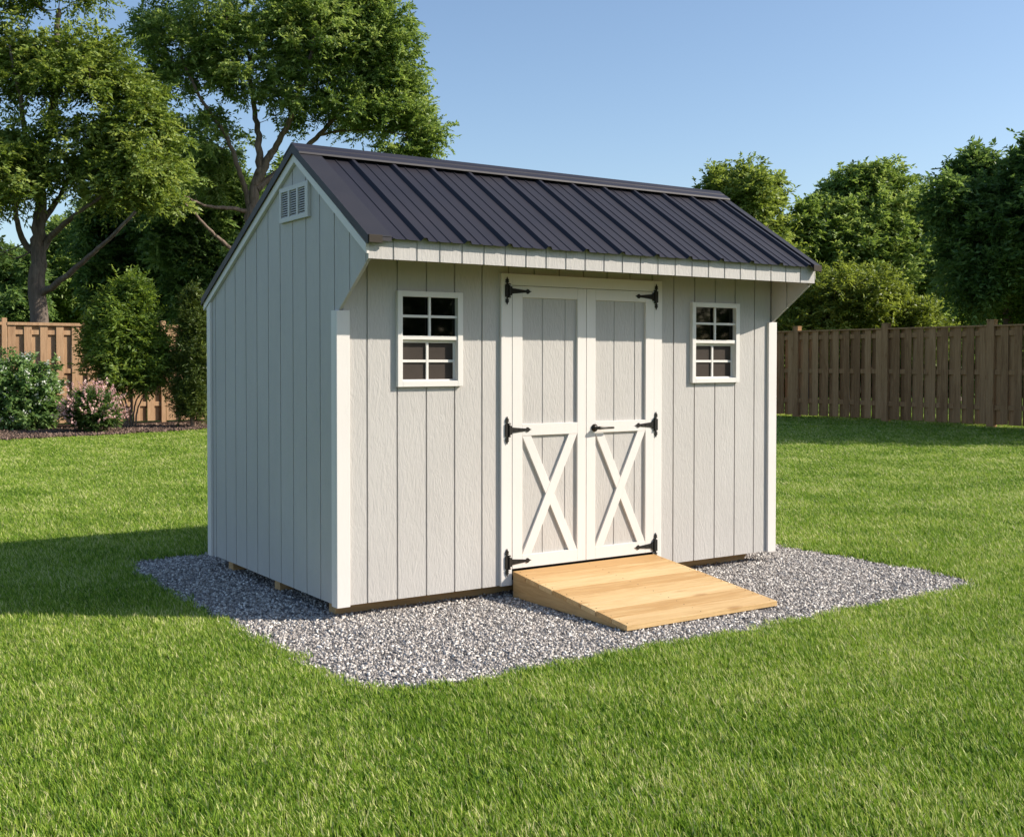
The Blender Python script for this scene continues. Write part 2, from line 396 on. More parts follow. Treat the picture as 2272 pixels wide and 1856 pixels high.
def scatter_poly(poly, s, z, jit=.5):
    xs = [p[0] for p in poly]; ys = [p[1] for p in poly]
    X, Y = np.meshgrid(np.arange(min(xs)-.1, max(xs)+.1, s), np.arange(min(ys)-.1, max(ys)+.1, s))
    X = X.ravel()+rng.uniform(-jit, jit, X.size)*s; Y = Y.ravel()+rng.uniform(-jit, jit, Y.size)*s
    k = inpoly(X, Y, poly)
    return np.column_stack([X[k], Y[k], np.full(k.sum(), z)])
gp = scatter_poly(PAD, .075, -.013)
inner = [(.3, .25), (3.4, .25), (3.4, 2.0), (.3, 2.0)]
gp = gp[~inpoly(gp[:, 0], gp[:, 1], inner)]
sc1 = rng.uniform(.85, 1.15, len(gp)); go_ = patches('gravel', gp, rng.uniform(0, 6.28, len(gp)), np.column_stack([sc1]*3), [rubble(i, M_STONE, 62, .065, .0084, 1, 'stone_patch') for i in range(10)])
tag(go_, 'grey crushed stone spread around and under the shed', 'gravel')
bp_ = scatter_poly([p for p in BED if p[0] < 9]+[], .16, .012)
sc1 = rng.uniform(.8, 1.3, len(bp_)); mo = patches('bark_chips', bp_, rng.uniform(0, 6.28, len(bp_)), np.column_stack([sc1]*3), [rubble(40+i, M_CHIP, 40, .13, .026, .5, 'chip_patch') for i in range(6)])
tag(mo, 'dark brown bark mulch chips covering the planting bed', 'mulch')

# ------------------------------------------------------------------ the shed
shed = empty('garden_shed'); tag(shed, 'light grey wooden garden shed with white trim and dark metal roof on gravel', 'shed')
O = (0, 0, G)
L, W = 3.66, 2.18
RY, RZ = .58, 2.775                      # ridge of the wall line
def top_z(y):                            # underside of the roof at y
    return 2.095+(y+.3825)*(2.735-2.095)/(RY+.3825) if y < RY else 2.735-(y-RY)*(2.735-1.868)/(2.25-RY)

GW = .0055
def grooved(mb, bands, cuts, holes, t0, t1, tb, place, ztop, zbot):
    """boards between cuts with recessed grooves; place(u,t,z) maps to x,y,z; holes are (u0,u1,z0,z1)"""
    lo, hi = bands
    edges = [lo]+[c for c in cuts if lo < c < hi]+[hi]
    for i in range(len(edges)-1):
        a = edges[i]+(GW if i else 0); b = edges[i+1]-(GW if i < len(edges)-2 else 0)
        us = sorted(set([a, b]+[h[k] for h in holes for k in (0, 1) if a < h[k] < b]))
        for u0, u1 in zip(us, us[1:]):
            um = (u0+u1)/2
            hs = sorted([h for h in holes if h[0] <= um <= h[1]], key=lambda h: h[2])
            segs = []; z = None
            for h in hs: segs.append((z, h[2])); z = h[3]
            segs.append((z, None))
            for za, zb in segs:
                z0a, z0b = (zbot(u0), zbot(u1)) if za is None else (za, za)
                z1a, z1b = (ztop(u0), ztop(u1)) if zb is None else (zb, zb)
                ps = [(u0, z0a), (u1, z0b), (u1, z1b), (u0, z1a)]
                if zb is None and u0 < RYC < u1 and RYC: ps = [(u0, z0a), (u1, z0b), (u1, z1b), (RYC, ztop(RYC)), (u0, z1a)]
                n = len(ps)
                vs = [place(u, t0, z_) for u, z_ in ps]+[place(u, tb, z_) for u, z_ in ps]
                mb.add(vs, [tuple(range(n)), tuple(range(n, 2*n))]+[(k, (k+1) % n, n+(k+1) % n, n+k) for k in range(n)])
# front wall
RYC = -9
WIN = [(.384, .848, 1.289, 1.871), (2.80, 3.276, 1.289, 1.871)]
cut = [-.0150+.2043*k for k in range(1, 18)]
fw = MB(O)
holes = [(a+.03, b-.03, c+.03, d-.03) for a, b, c, d in WIN]
grooved(fw, (.012, L-.012), cut, holes, 0, 0, .012, lambda u, t, z: (u, t, z), lambda u: 2.30, lambda u: 0.0)
# backing behind the grooves, also cut at the windows
xs = [.012]+[v for h in holes for v in (h[0], h[1])]+[L-.012]
for i, (a, b) in enumerate(zip(xs, xs[1:])):
    if i % 2: fw.box(a, b, .0095, .03, .002, holes[0][2]); fw.box(a, b, .0095, .03, holes[0][3], 2.30)
    else: fw.box(a, b, .0095, .03, .002, 2.30)
fw.build('front_wall', M_SIDING, shed)
# gable walls: outline (y,z); they run forward of the front wall and carry the eave
scut = [-.1532-.2009, -.1532]+[-.1532+.2009*k for k in range(1, 12)]
RYC = RY
def zb_(y): return 1.738+(2.018-1.738)*(-y)/.3825
def gable(name, xf, xb, xin):
    g_ = MB(O)
    d = 1 if xb > xf else -1
    grooved(g_, (0.0, W), [c for c in scut if c > 0], [], xf, xf, xf+d*.012, lambda u, t, z: (t, u, z), lambda u: top_z(u), lambda u: 0.0)
    grooved(g_, (-.3825, 0.0), [c for c in scut if c < 0], [], xf, xf, xf+d*.008, lambda u, t, z: (t, u, z), lambda u: top_z(u), lambda u: zb_(u))
    g_.prism([(0.0, .002), (W, .002), (W, top_z(W)), (RY, top_z(RY)-.003), (0.0, top_z(0)-.003)], 0, xf+d*.0095, xf+d*.03)
    # inner board of the bracket, grooved too
    g_.prism([(-.381, 2.02), (-.0, 1.740), (-.0, top_z(0)-.004), (-.381, top_z(-.381)-.004)], 0, xf+d*.0075, xf+d*.0135)
    grooved(g_, (-.3825, 0.0), [c for c in scut if c < 0], [], xf+d*.0125, 0, xf+d*.021, lambda u, t, z: (t, u, z), lambda u: top_z(u)-.002, lambda u: zb_(u)+.001)
    return g_.build(name, M_SIDING, shed)
gable('side_wall', 0, .03, 1)
gable('side_wall', L, L-.03, -1)
RYC = -9
bw = MB(O); grooved(bw, (.03, L-.03), cut, [], W, 0, W-.012, lambda u, t, z: (u, t, z), lambda u: 1.89, lambda u: 0.0); bw.box(.03, L-.03, W-.03, W-.0095, .002, 1.89)
bw.build('back_wall', M_SIDING, shed)
fl = MB(O); fl.box(.03, L-.03, .031, W-.031, .03, .055); fl.build('floor', M_SKID, shed)
# fascia under the front eave, grooved every 0.1525
fc = MB(O); grooved(fc, (-.004, L+.001), [.1525*k for k in range(1, 24)], [], -.3945, 0, -.388, lambda u, t, z: (u, t, z), lambda u: 2.150, lambda u: 2.016)
fc.box(-.003, L+.0005, -.389, -.3835, 2.018, 2.148)
fc.build('fascia_board', M_SIDING, shed)
# corner trims
def corner(x0, x1, xs0, xs1, y0, ys1, zt, nm='corner_trim'):
    c = MB(O); c.box(x0, x1, y0, .0, -.006, zt); c.box(xs0, xs1, .0, ys1, -.006, zt); return c.build(nm, M_TRIM, shed, .002)
corner(-.020, .066, -.020, -.0005, -.02, .055, 1.742)
corner(L-.066, L+.020, L+.0005, L+.020, -.02, .055, 1.742)
def bcorner(xa, xb):
    c = MB(O); c.prism([(W-.055, -.006), (W+.018, -.006), (W+.018, top_z(W+.018)-.05), (W-.055, top_z(W-.055)-.05)], 0, xa, xb); return c.build('corner_trim', M_TRIM, shed, .002)
bcorner(-.018, -.0005); bcorner(L+.0005, L+.018)
# rake boards (white) on both gables
def rake(xa, xb):
    for seg in (0, 1):
        r_ = MB(O)
        if seg == 0: p = [(-.4, 2.074+.0), (RY, 2.735-.045+.008), (RY, 2.748), (-.4, 2.096)]
        else: p = [(RY, 2.698), (2.262, 1.8515), (2.262, 1.884), (RY, 2.748)]
        if seg == 0: p = [(-.3965, 2.0425), (RY, 2.69), (RY, 2.747), (-.3965, 2.098)]
        else: p = [(RY, 2.69), (2.255, 1.826), (2.255, 1.883), (RY, 2.747)]
        r_.prism(p, 0, xa, xb); r_.build('rake_board', M_TRIM, shed, .0015)
rake(-.022, -.0008); rake(L+.0008, L+.0068)
# ---- metal roof
TH = .012
def slope_point(s, y):            # top surface of roofing on the two slopes
    return 2.148+(y+.43)*(2.79-2.148)/(RY+.43) if s == 0 else 2.79-(y-RY)*(2.79-1.915)/(2.265-RY)
def roof_panel(s):
    rp = MB(O); y0, y1 = (-.442, RY) if s == 0 else (RY, 2.265)
    n = Vector((0, -(slope_point(s, y1)-slope_point(s, y0)), y1-y0)).normalized()
    prof = [(-.03, 0)]
    rib = [.336+.2925*k for k in range(12)]
    x = .043
    allm = [(x+.0, .0)]
    ev = []
    for r0 in rib: ev.append((r0, 'R'))
    for r0 in [.336-.2925]+rib:
        for q in (.092, .178):
            if r0+q < L-.02: ev.append((r0+q, 'm'))
    ev.sort()
    for xx, k in ev:
        if k == 'R': prof += [(xx-.026, 0), (xx-.011, .021), (xx+.011, .021), (xx+.026, 0)]
        else: prof += [(xx-.009, 0), (xx-.004, .0045), (xx+.004, .0045), (xx+.009, 0)]
    prof.append((L+.005, 0))
    vs = []
    nseg = 6
    for j in range(nseg+1):
        y = y0+(y1-y0)*j/nseg; z = slope_point(s, y)
        for x_, h in prof: vs.append((x_, y+n.y*(h-.016), z+n.z*(h-.016)))
    for x_, h in prof: vs.append((x_, y0+n.y*(h-.0175), slope_point(s, y0)+n.z*(h-.0175)))
    m_ = len(prof); fs = [(j*m_+i, j*m_+i+1, (j+1)*m_+i+1, (j+1)*m_+i) for j in range(nseg) for i in range(m_-1)]
    rp.add(vs, fs)
    o = rp.build('roof_panel', M_ROOF, shed)
    sm = o.modifiers.new('thick', 'SOLIDIFY'); sm.thickness = .0012; sm.offset = -1
    # roof decking under the steel
    dk = MB(O)
    if s == 0: p = [(-.381, top_z(-.381)+.026), (RY, 2.752), (RY, slope_point(s, RY)-.019), (-.381, slope_point(s, -.381)-.019)]
    else: p = [(RY, 2.752), (2.24, top_z(2.24)+.012), (2.24, slope_point(s, 2.24)-.019), (RY, slope_point(s, RY)-.019)]
    dk.prism(p, 0, -.02, L+.004); dk.build('roof_deck', M_SKID, shed)
    return o
roof_panel(0); roof_panel(1)
# rake flashing: a broad dark strip over each gable edge with a turned-down face
def rakeflash(xo, xi):
    for s in (0, 1):
        f_ = MB(O)
        if s == 0:
            a, b = -.447, RY
            top = [(a, slope_point(0, a)+.004), (b, 2.798)]
        else:
            a, b = RY, 2.272
            top = [(a, 2.798), (b, slope_point(1, b)+.004)]
        # turned-down face
        f_.prism([top[0], top[1], (top[1][0], top[1][1]-.052), (top[0][0], top[0][1]-.052)], 0, xo, xo+(.004 if xi > xo else -.004))
        xw = xo+(.0045 if xi > xo else -.0045)
        f_.prism([(top[0][0], top[0][1]-.0005), (top[1][0], top[1][1]-.0005), (top[1][0], top[1][1]-.006), (top[0][0], top[0][1]-.006)], 0, min(xw, xi), max(xw, xi))
        # raised inner hem
        e = xi-(.008 if xi > xo else -.008)
        f_.prism([(top[0][0]+.004, top[0][1]-.0062), (top[1][0], top[1][1]-.0062), (top[1][0], top[1][1]-.022), (top[0][0]+.004, top[0][1]-.022)], 0, min(e, xi), max(e, xi))
        if s == 0: f_.box(min(xw, xi)+.001, max(xw, xi)-.001, -.4445, -.431, 2.112, top[0][1]-.0065)
        f_.build('rake_flashing', M_RAKE, shed)
rakeflash(-.036, .115); rakeflash(L+.008, L-.052)
# ridge cap
rc = MB(O)
k0 = (2.79-2.158)/(RY+.43); k1 = (2.79-1.915)/(2.265-RY)
def capy(d, h): return (RY-d, 2.803+h-k0*d)
rc.prism([(RY, 2.812), (RY-.052, 2.812-k0*.052), (RY-.060, 2.806-k0*.060), (RY-.068, 2.812-k0*.068), (RY-.115, 2.812-k0*.115), (RY-.117, 2.800-k0*.115), (RY, 2.800), (RY+.135, 2.800-k1*.135), (RY+.135, 2.812-k1*.135)], 0, -.0385, L+.0105)
rc.build('ridge_cap', M_ROOF, shed)
for xa in (-.032, L-.075):
    e = MB(O); e.box(xa, xa+.085, -.4545, -.445, 2.098, 2.143); e.build('eave_end_cap', M_CAPBR, shed, .002)
# gable vent
vt = MB(O)
y0, y1, z0, z1 = .375, .812, 2.330, 2.550
cols = [(.418, .524), (.547, .655), (.678, .786)]
ys = [y0]+[v for c in cols for v in c]+[y1]
for i in range(0, 8, 2): vt.box(-.022, -.0008, ys[i], ys[i+1], z0, z1)
for a, b in cols: vt.box(-.022, -.0008, a, b, z0, z0+.028); vt.box(-.022, -.0008, a, b, z1-.028, z1)
vent = vt.build('gable_vent', paint('vent paint', (.53, .515, .49), (.56, .545, .52), .5, st=.05, dist=.0005, dirt=0), shed)
vs_ = MB(O)
for a, b in cols:
    for k in range(11):
        zc = z0+.028+(z1-z0-.056)*(k+.5)/11
        vs_.prism([(-.019, zc-.0065), (-.0165, zc-.0065), (-.006, zc+.006), (-.0085, zc+.006)], 1, a, b)
vs_.build('louver', vent.data.materials[0], vent)
vb = MB(O); vb.box(-.004, -.0009, .41, .79, 2.36, 2.52); vb.build('backing', M_DARK, vent)

# windows
def window(x0, x1, z0, z1):
    fr = MB(O); d0 = -.028; fwid = .034; ix0, ix1, iz0, iz1 = x0+fwid, x1-fwid*1.1, z0+fwid, z1-fwid
    fr.box(x0, ix0, d0, .035, z0, z1); fr.box(ix1, x1, d0, .035, z0, z1); fr.box(ix0, ix1, d0, .035, z0, iz0); fr.box(ix0, ix1, d0, .035, iz1, z1)
    o = fr.build('window', M_PVC, shed, .002)
    zm = (iz0+iz1)/2
    up = MB(O); a = .004
    up.box(ix0, ix1, -.021, .012, zm-.004, zm+.020)
    xm = (ix0+ix1)/2; up.box(xm-.0085, xm+.0085, -.015, -.003, zm+.020, iz1); zq = (zm+.02+iz1)/2
    up.box(ix0, xm-.0085, -.014, -.003, zq-.008, zq+.008); up.box(xm+.0085, ix1, -.014, -.003, zq-.008, zq+.008)
    u = up.build('sash', M_PVC, o, .0015)
    pn = MB(O); pn.box(ix0, ix1, .008, .012, zm+.020, iz1); pn.build('pane', M_GLASS, u)
    lw = MB(O); s = .010
    lw.box(ix0, ix1, .012, .030, zm-.022, zm-.004); lw.box(ix0, ix1, .004, .030, iz0, iz0+s)
    lw.box(ix0, ix0+s, .012, .030, iz0+s, zm-.022); lw.box(ix1-s, ix1, .012, .030, iz0+s, zm-.022)
    xm2 = xm-.004; zq2 = (iz0+s+zm-.022)/2
    lw.box(xm2-.0085, xm2+.0085, .008, .019, iz0+s, zm-.022); lw.box(ix0+s, xm2-.0085, .009, .019, zq2-.008, zq2+.008); lw.box(xm2+.0085, ix1-s, .009, .019, zq2-.008, zq2+.008)
    l = lw.build('sash', M_PVC, o, .0015)
    pn = MB(O); pn.box(ix0+s, ix1-s, .0205, .024, iz0+s, zm-.022); pn.build('pane', M_SCREEN, l)
    return o
for a in WIN: window(*a)

# door frame and the two leaves
df = MB(O); dx0, dx1, dz1 = 1.141, 2.511, 2.008; jx0, jx1, jz = 1.2245, 2.4385, 1.933
df.box(dx0, jx0, -.022, -.0008, -.002, dz1); df.box(jx1, dx1, -.022, -.0008, -.002, dz1); df.box(jx0, jx1, -.022, -.0008, jz, dz1)
df.build('door_frame', M_TRIM, shed, .002)
th = MB(O); th.box(jx0, jx1, -.012, -.0008, .03, .098); th.build('door_gap_shade', M_DARK, shed)  # near-black strip painting in the dark gap under the doors
def leaf(xa, xb, pa, pb, cuts, handle):
    DO = (0, 0, G)
    z0, z1, r0, r1, t0 = .104, 1.930, .962, 1.037, 1.857
    pz = .186
    f_ = MB(DO); q0, q1 = -.024, -.003
    f_.box(xa, pa, q0, q1, z0, z1); f_.box(pb, xb, q0, q1, z0, z1)
    f_.box(pa, pb, q0, q1, t0, z1); f_.box(pa, pb, q0, q1, r0, r1); f_.box(pa, pb, q0, q1, z0, pz)
    o = f_.build('door', M_TRIM, shed, .0015)
    # planked panel
    p_ = MB(DO); grooved(p_, (pa, pb), cuts, [], -.0062, 0, -.002, lambda u, t, z: (u, t, z), lambda u: t0, lambda u: pz)
    p_.box(pa, pb, -.0026, -.001, pz, t0)
    p_.build('door_panel', M_SIDING, o)
    # cross brace
    w_, h_ = pb-pa, r0-pz; ln = math.hypot(w_, h_); bw_ = .062; wx = bw_*ln/h_/1.0
    hy = bw_*ln/w_
    a_ = MB(DO); k = .070
    a_.prism([(pa, pz), (pa+k, pz), (pb, r0), (pb-k, r0)], 1, -.0225, -.0064)
    # the other brace in two pieces butted on the first
    def xin(x_, sgn): return
    # intersection of second brace lines with first brace lines
    def L1(z, off): return pa+off+(z-pz)/h_*(w_-k)
    def L2(z, off): return pb-k+off-(z-pz)/h_*(w_-k)
    def meet(o1, o2):
        t = (pb-k+o2-pa-o1)/(2*(w_-k)); return (L1(pz+t*h_, o1), pz+t*h_)
    lowR = [(pb-k, pz), (pb, pz), meet(k, k), meet(k, 0)]
    upL = [meet(0, 0), meet(0, k), (pa+k, r0), (pa, r0)]
    a_.prism(lowR, 1, -.0215, -.0064); a_.prism(upL, 1, -.0215, -.0064)
    a_.build('cross_brace', M_TRIM, o, .001)
    return o
dl = leaf(1.2265, 1.8295, 1.3055, 1.7565, [1.476, 1.661], False)
dr = leaf(1.8335, 2.4365, 1.911, 2.3585, [2.084, 2.27], True)
def hinge(x, z, dirn, parent):
    h_ = MB(O); y = -.0245
    def outl(pts, ya, yb, mir=False):
        h_.prism([(x+p*dirn, z+q) for p, q in pts], 1, ya, yb)
    # upright leaf on the jamb with spear finials
    outl([(-.015, -.040), (.012, -.040), (.012, .040), (-.015, .040)], y-.006, y)
    for s in (1, -1):
        outl([(-.005, s*.040), (.005, s*.040), (.005, s*.054), (-.005, s*.054)], y-.0052, y)
        outl([(-.016, s*.053), (.016, s*.053), (.009, s*.061), (-.009, s*.061)], y-.0056, y)
        outl([(-.007, s*.060), (.007, s*.060), (.014, s*.068), (.005, s*.078), (0, s*.090), (-.005, s*.078), (-.014, s*.068)], y-.005, y)
    # barrel
    h_.tube([(x+.015*dirn, y-.006, z-.036), (x+.015*dirn, y-.006, z+.036)], .0078, 10)
    for q in (-.044, .040): h_.tube([(x+.015*dirn, y-.006, z+q), (x+.015*dirn, y-.006, z+q+.006)], .010, 10)
    # strap
    outl([(.018, -.030), (.036, -.028), (.040, -.015), (.040, .015), (.036, .028), (.018, .030)], y-.0062, y)
    outl([(.040, -.018), (.150, -.0075), (.150, .0075), (.040, .018)], y-.0048, y)
    outl([(.150, -.008), (.158, -.016), (.168, -.014), (.178, -.005), (.192, 0), (.178, .005), (.168, .014), (.158, .016), (.150, .008)], y-.0052, y)
    for q in (.055, .095, .135): h_.tube([(x+q*dirn, y-.0078, z), (x+q*dirn, y-.003, z)], .0042, 8)
    return h_.build('hinge', M_IRON, parent)
for z in (1.896, 1.001, .149):
    hinge(1.183, z, 1, dl); hinge(2.453, z, -1, dr)
hd = MB(O); hx, hz = 1.900, .995
hd.tube([(hx, -.0245, hz), (hx, -.032, hz)], .026, 20); hd.tube([(hx, -.032, hz), (hx, -.040, hz)], [.020, .014], 16)
hd.tube([(hx, -.036, hz), (hx, -.066, hz)], .010, 12)
hd.tube([(hx-.008, -.066, hz), (hx+.012, -.068, hz+.001), (hx+.06, -.067, hz), (hx+.135, -.064, hz-.001), (hx+.142, -.063, hz-.001)], [.010, .012, .0085, .0075, .004], 12)
hd.tube([(hx, -.0248, hz-.055), (hx, -.0295, hz-.055)], .0, 8) if False else None
hd.build('handle', M_HANDLE, dr, 0, True)

# skids under the floor
for yf in (.14, .98, 1.84):
    s_ = MB(O); s_.prism([(.045, -.079), (3.50, -.079), (3.585, .0265), (.045, .0265)], 1, yf, yf+.09); s_.build('skid', M_SKID, shed, .002)

# ------------------------------------------------------------------ ramp
rm = empty('ramp', (1.83, -.6, 0)); tag(rm, 'sloping pale wooden ramp leading up to the shed double doors', 'ramp')
RO = (-1.83, .6, G)
rx0, rx1, ry0, ry1, rz0, rz1 = 1.222, 2.432, -.036, -1.165, .091, -.040
nb = 8; tl = []
dk = MB(RO)
for i in range(nb):
    a = i/nb; b = (i+1)/nb; g_ = -.0032
    ya, yb = ry0+(ry1-ry0)*a, ry0+(ry1-ry0)*b; za, zb = rz0+(rz1-rz0)*a, rz0+(rz1-rz0)*b
    dk.prism([(ya+g_*(i > 0), za), (yb-g_, zb), (yb-g_, zb-.030), (ya+g_*(i > 0), za-.030)], 0, rx0-.0015*((i*7) % 3), rx1+.001*((i*5) % 4))
d_ = dk.build('deck', M_PINE, rm, .0012)
at = d_.data.attributes.new('tint', 'FLOAT', 'POINT'); vals = []
for i in range(nb): vals += [(((i*37) % 11)/11-.5)*1.7]*8
at.data.foreach_set('value', vals)
for xa in (rx0+.001, 1.80, rx1-.040):
    s_ = MB(RO); s_.prism([(ry0-.002, rz0-.0305), (ry1+.25, rz0-.0305+(rz1-rz0)*(ry1+.25-ry0)/(ry1-ry0)), (ry1+.02, -.0705), (ry1+.02, -.074), (ry0-.002, -.074)], 0, xa, xa+.038)
    s_.build('stringer', wood('stringer pine', [(.38, .22, .09), (.48, .31, .14), (.55, .38, .19)], 'y', .6) if xa < 1.5 else M_SKID, rm, .001)

nm = MB(); nm.tube([(0, 0, -.002), (0, 0, .0008)], .0036, 8); nail0 = None
for xa in (rx0+.030, 1.82, rx1-.025):
    for i in range(nb):
        for q in (.25, .75):
            a = (i+q)/nb
            if nail0 is None: nail = nail0 = nm.build('nail', M_IRON, rm)
            else: nail = nail0.copy(); COL.objects.link(nail)
            nail.location = (xa+RO[0]+.004*math.sin(i*5+q*9), ry0+(ry1-ry0)*a+RO[1], rz0+(rz1-rz0)*a+RO[2])

# ------------------------------------------------------------------ fences
def fence_left():
    f = empty('wooden_fence', (2.0, 22.2, 0)); tag(f, 'sunlit tan board fence behind the flowering shrubs on the left', 'fence')
    o = (-2.0, -22.2, 0); px_ = [-9.1, -5.35, -1.6, 2.15, 5.90, 9.65, 13.4, 17.15, 20.9]
    for i, x in enumerate(px_):
        p = MB(o); p.box(x-.06, x+.06, 22.12, 22.24, 0, 2.54); p.prism([(x-.06, 2.54), (x+.06, 2.54), (x+.045, 2.555), (x-.045, 2.555)], 1, 22.135, 22.225); p.build('post', M_FENCE, f, .006)
    for x0, x1 in zip(px_, px_[1:]):
        r = MB(o)
        for z in (.42, 1.25, 2.17): r.box(x0+.06, x1-.06, 22.165, 22.21, z, z+.11)
        r.build('rail', M_FENCE, f, .004)
        c = MB(o); c.box(x0+.06, x1-.06, 22.105, 22.235, 2.385, 2.455); c.build('cap_rail', M_FENCE, f, .005)
        b = MB(o); n = round((x1-x0-.12)/.3475); st = (x1-x0-.12)/n; t = []
        for k in range(n):
            u = x0+.06+st*k
            j = random.uniform(-.004, .004)
            b.box(u+.015, u+.19, 22.14+j, 22.162+j, .05, 2.383); t += [random.uniform(-.5, .5)]*8
            b.box(u+.18, min(u+st+.02, x1-.06), 22.214+j, 22.236+j, .05, 2.383); t += [random.uniform(-.5, .5)]*8
        q = b.build('board_panel', M_FENCE, f, .003); a = q.data.attributes.new('tint', 'FLOAT', 'POINT'); a.data.foreach_set('value', t)
    return f
def fence_right():
    f = empty('wooden_fence', (21.5, 12.5, 0)); tag(f, 'shaded weathered brown shadowbox fence along the right side of the lawn', 'fence')
    o = (-21.5, -12.5, 0); py_ = [21.9]+[15.37+2.91*k for k in (1, 0, -1, -2, -3, -4, -5)]
    for y in py_:
        p = MB(o); p.box(21.40, 21.56, y-.09, y+.09, 0, 2.48); p.box(21.395, 21.565, y-.095, y+.095, 2.48, 2.51); p.build('post', M_FENCER, f, .006)
    for y1, y0 in zip(py_, py_[1:]):
        r = MB(o)
        for z in (.40, 1.22, 2.13): r.box(21.455, 21.505, y0+.09, y1-.09, z, z+.12)
        r.build('rail', M_FENCER, f, .004)
        c = MB(o); c.box(21.405, 21.55, y0+.09, y1-.09, 2.345, 2.385); c.build('cap_rail', M_FENCER, f, .004)
        b = MB(o); n = round((y1-y0-.18)/.325); st = (y1-y0-.18)/n; t = []
        for k in range(n):
            u = y0+.09+st*k; j = random.uniform(-.004, .004)
            b.box(21.430+j, 21.452+j, u+.002, u+.190, .06+random.uniform(0, .02), 2.343); t += [random.uniform(-.7, .7)]*8
            b.box(21.508+j, 21.530+j, u+.165, min(u+st+.024, y1-.09), .06, 2.343); t += [random.uniform(-.7, .7)]*8
        q = b.build('board_panel', M_FENCER, f, .003); a = q.data.attributes.new('tint', 'FLOAT', 'POINT'); a.data.foreach_set('value', t)
    return f
random.seed(3)
fence_left(); fence_right()

# ------------------------------------------------------------------ trees and shrubs
def vnoise(P, s, seed):
    q = P*s+seed*13.7
    return (np.sin(q[:, 0]*1.7+np.sin(q[:, 1]*1.3+q[:, 2]))+np.sin(q[:, 1]*1.9+np.sin(q[:, 2]*1.5+1.3*q[:, 0]))+np.sin(q[:, 2]*2.1+np.sin(q[:, 0]*1.1)))/3

def unit(a): return a/np.maximum(np.linalg.norm(a, axis=-1, keepdims=True), 1e-9)

def leaves(cent, outw, r, n_tw, tw_len, n_lf, lf_len, lf_w, up=.25, droop=.35, flatness=.6):
    """sprays of leaves around every clump centre: arrays of vertices and quads"""
    n = len(cent)
    d = unit(r.normal(size=(n, n_tw, 3))+outw[:, None, :]*1.1+np.array([0, 0, up])); d[..., 2] *= flatness; d = unit(d)
    Lt = tw_len*r.uniform(.55, 1.15, (n, n_tw, 1, 1))
    t = ((np.arange(n_lf)+.8)/n_lf)[None, None, :, None]
    start = cent[:, None, :]+r.normal(size=(n, n_tw, 3))*tw_len*.28
    pos = start[:, :, None, :]+d[:, :, None, :]*Lt*t; pos[..., 2] -= (droop*Lt*t*t)[..., 0]
    side = unit(np.cross(d, np.array([0, 0, 1.])+r.normal(size=(n, n_tw, 3))*.35))
    sgn = np.where(np.arange(n_lf) % 2 == 0, 1, -1)[None, None, :, None]
    ld = unit(d[:, :, None, :]*.75+side[:, :, None, :]*sgn*.9+r.normal(size=pos.shape)*.28+np.array([0, 0, -.22]))
    nrm = unit(np.array([.25, -.2, .9])+r.normal(size=pos.shape)*.6)
    ls = unit(np.cross(nrm, ld))
    ln = lf_len*r.uniform(.65, 1.2, pos.shape[:-1]+(1,)); wd = lf_w*r.uniform(.7, 1.2, pos.shape[:-1]+(1,))
    b = pos; m = pos+ld*ln*.45; tip = pos+ld*ln
    up_ = np.cross(ld, ls); cup = up_*wd*.35
    V = np.stack([b, m+ls*wd*.5+cup, tip, m-ls*wd*.5+cup], -2).reshape(-1, 3)
    k = len(V)//4
    tint = np.repeat(np.clip(.5+r.normal(0, .16, (n, 1, 1))+r.normal(0, .14, (n, n_tw, n_lf)), 0, 1).reshape(-1), 4)
    return V, np.arange(k*4).reshape(-1, 4), tint

def tubes_np(paths, k=5):
    V = []; F = []; c = 0
    for P_, rad in paths:
        P_ = np.asarray(P_, float); n = len(P_); d = unit(np.gradient(P_, axis=0))
        ref = np.array([.31, .23, .92]) if abs(d[0][2]) < .8 else np.array([.9, .3, .1])
        a = unit(np.cross(d, ref)); b = np.cross(d, a); th_ = np.arange(k)*2*np.pi/k
        v = P_[:, None, :]+(a[:, None, :]*np.cos(th_)[None, :, None]+b[:, None, :]*np.sin(th_)[None, :, None])*np.asarray(rad)[:, None, None]
        V.append(v.reshape(-1, 3)); i = np.arange(n-1)[:, None]*k; j = np.arange(k)[None]; jn = (j+1) % k
        F.append(np.stack([i+j, i+jn, i+k+jn, i+k+j], -1).reshape(-1, 4)+c); c += n*k
    return np.concatenate(V), np.concatenate(F)

def spline(pts, n):
    pts = np.asarray(pts, float); m = len(pts)
    if m == 2: return pts[0]+(pts[1]-pts[0])*np.linspace(0, 1, n)[:, None]
    t = np.linspace(0, m-1, n); out = []
    for u in t:
        i = min(int(u), m-2); f = u-i; p0 = pts[max(i-1, 0)]; p1 = pts[i]; p2 = pts[i+1]; p3 = pts[min(i+2, m-1)]
        out.append(.5*((2*p1)+(-p0+p2)*f+(2*p0-5*p1+4*p2-p3)*f*f+(-p0+3*p1-3*p2+p3)*f**3))
    return np.array(out)

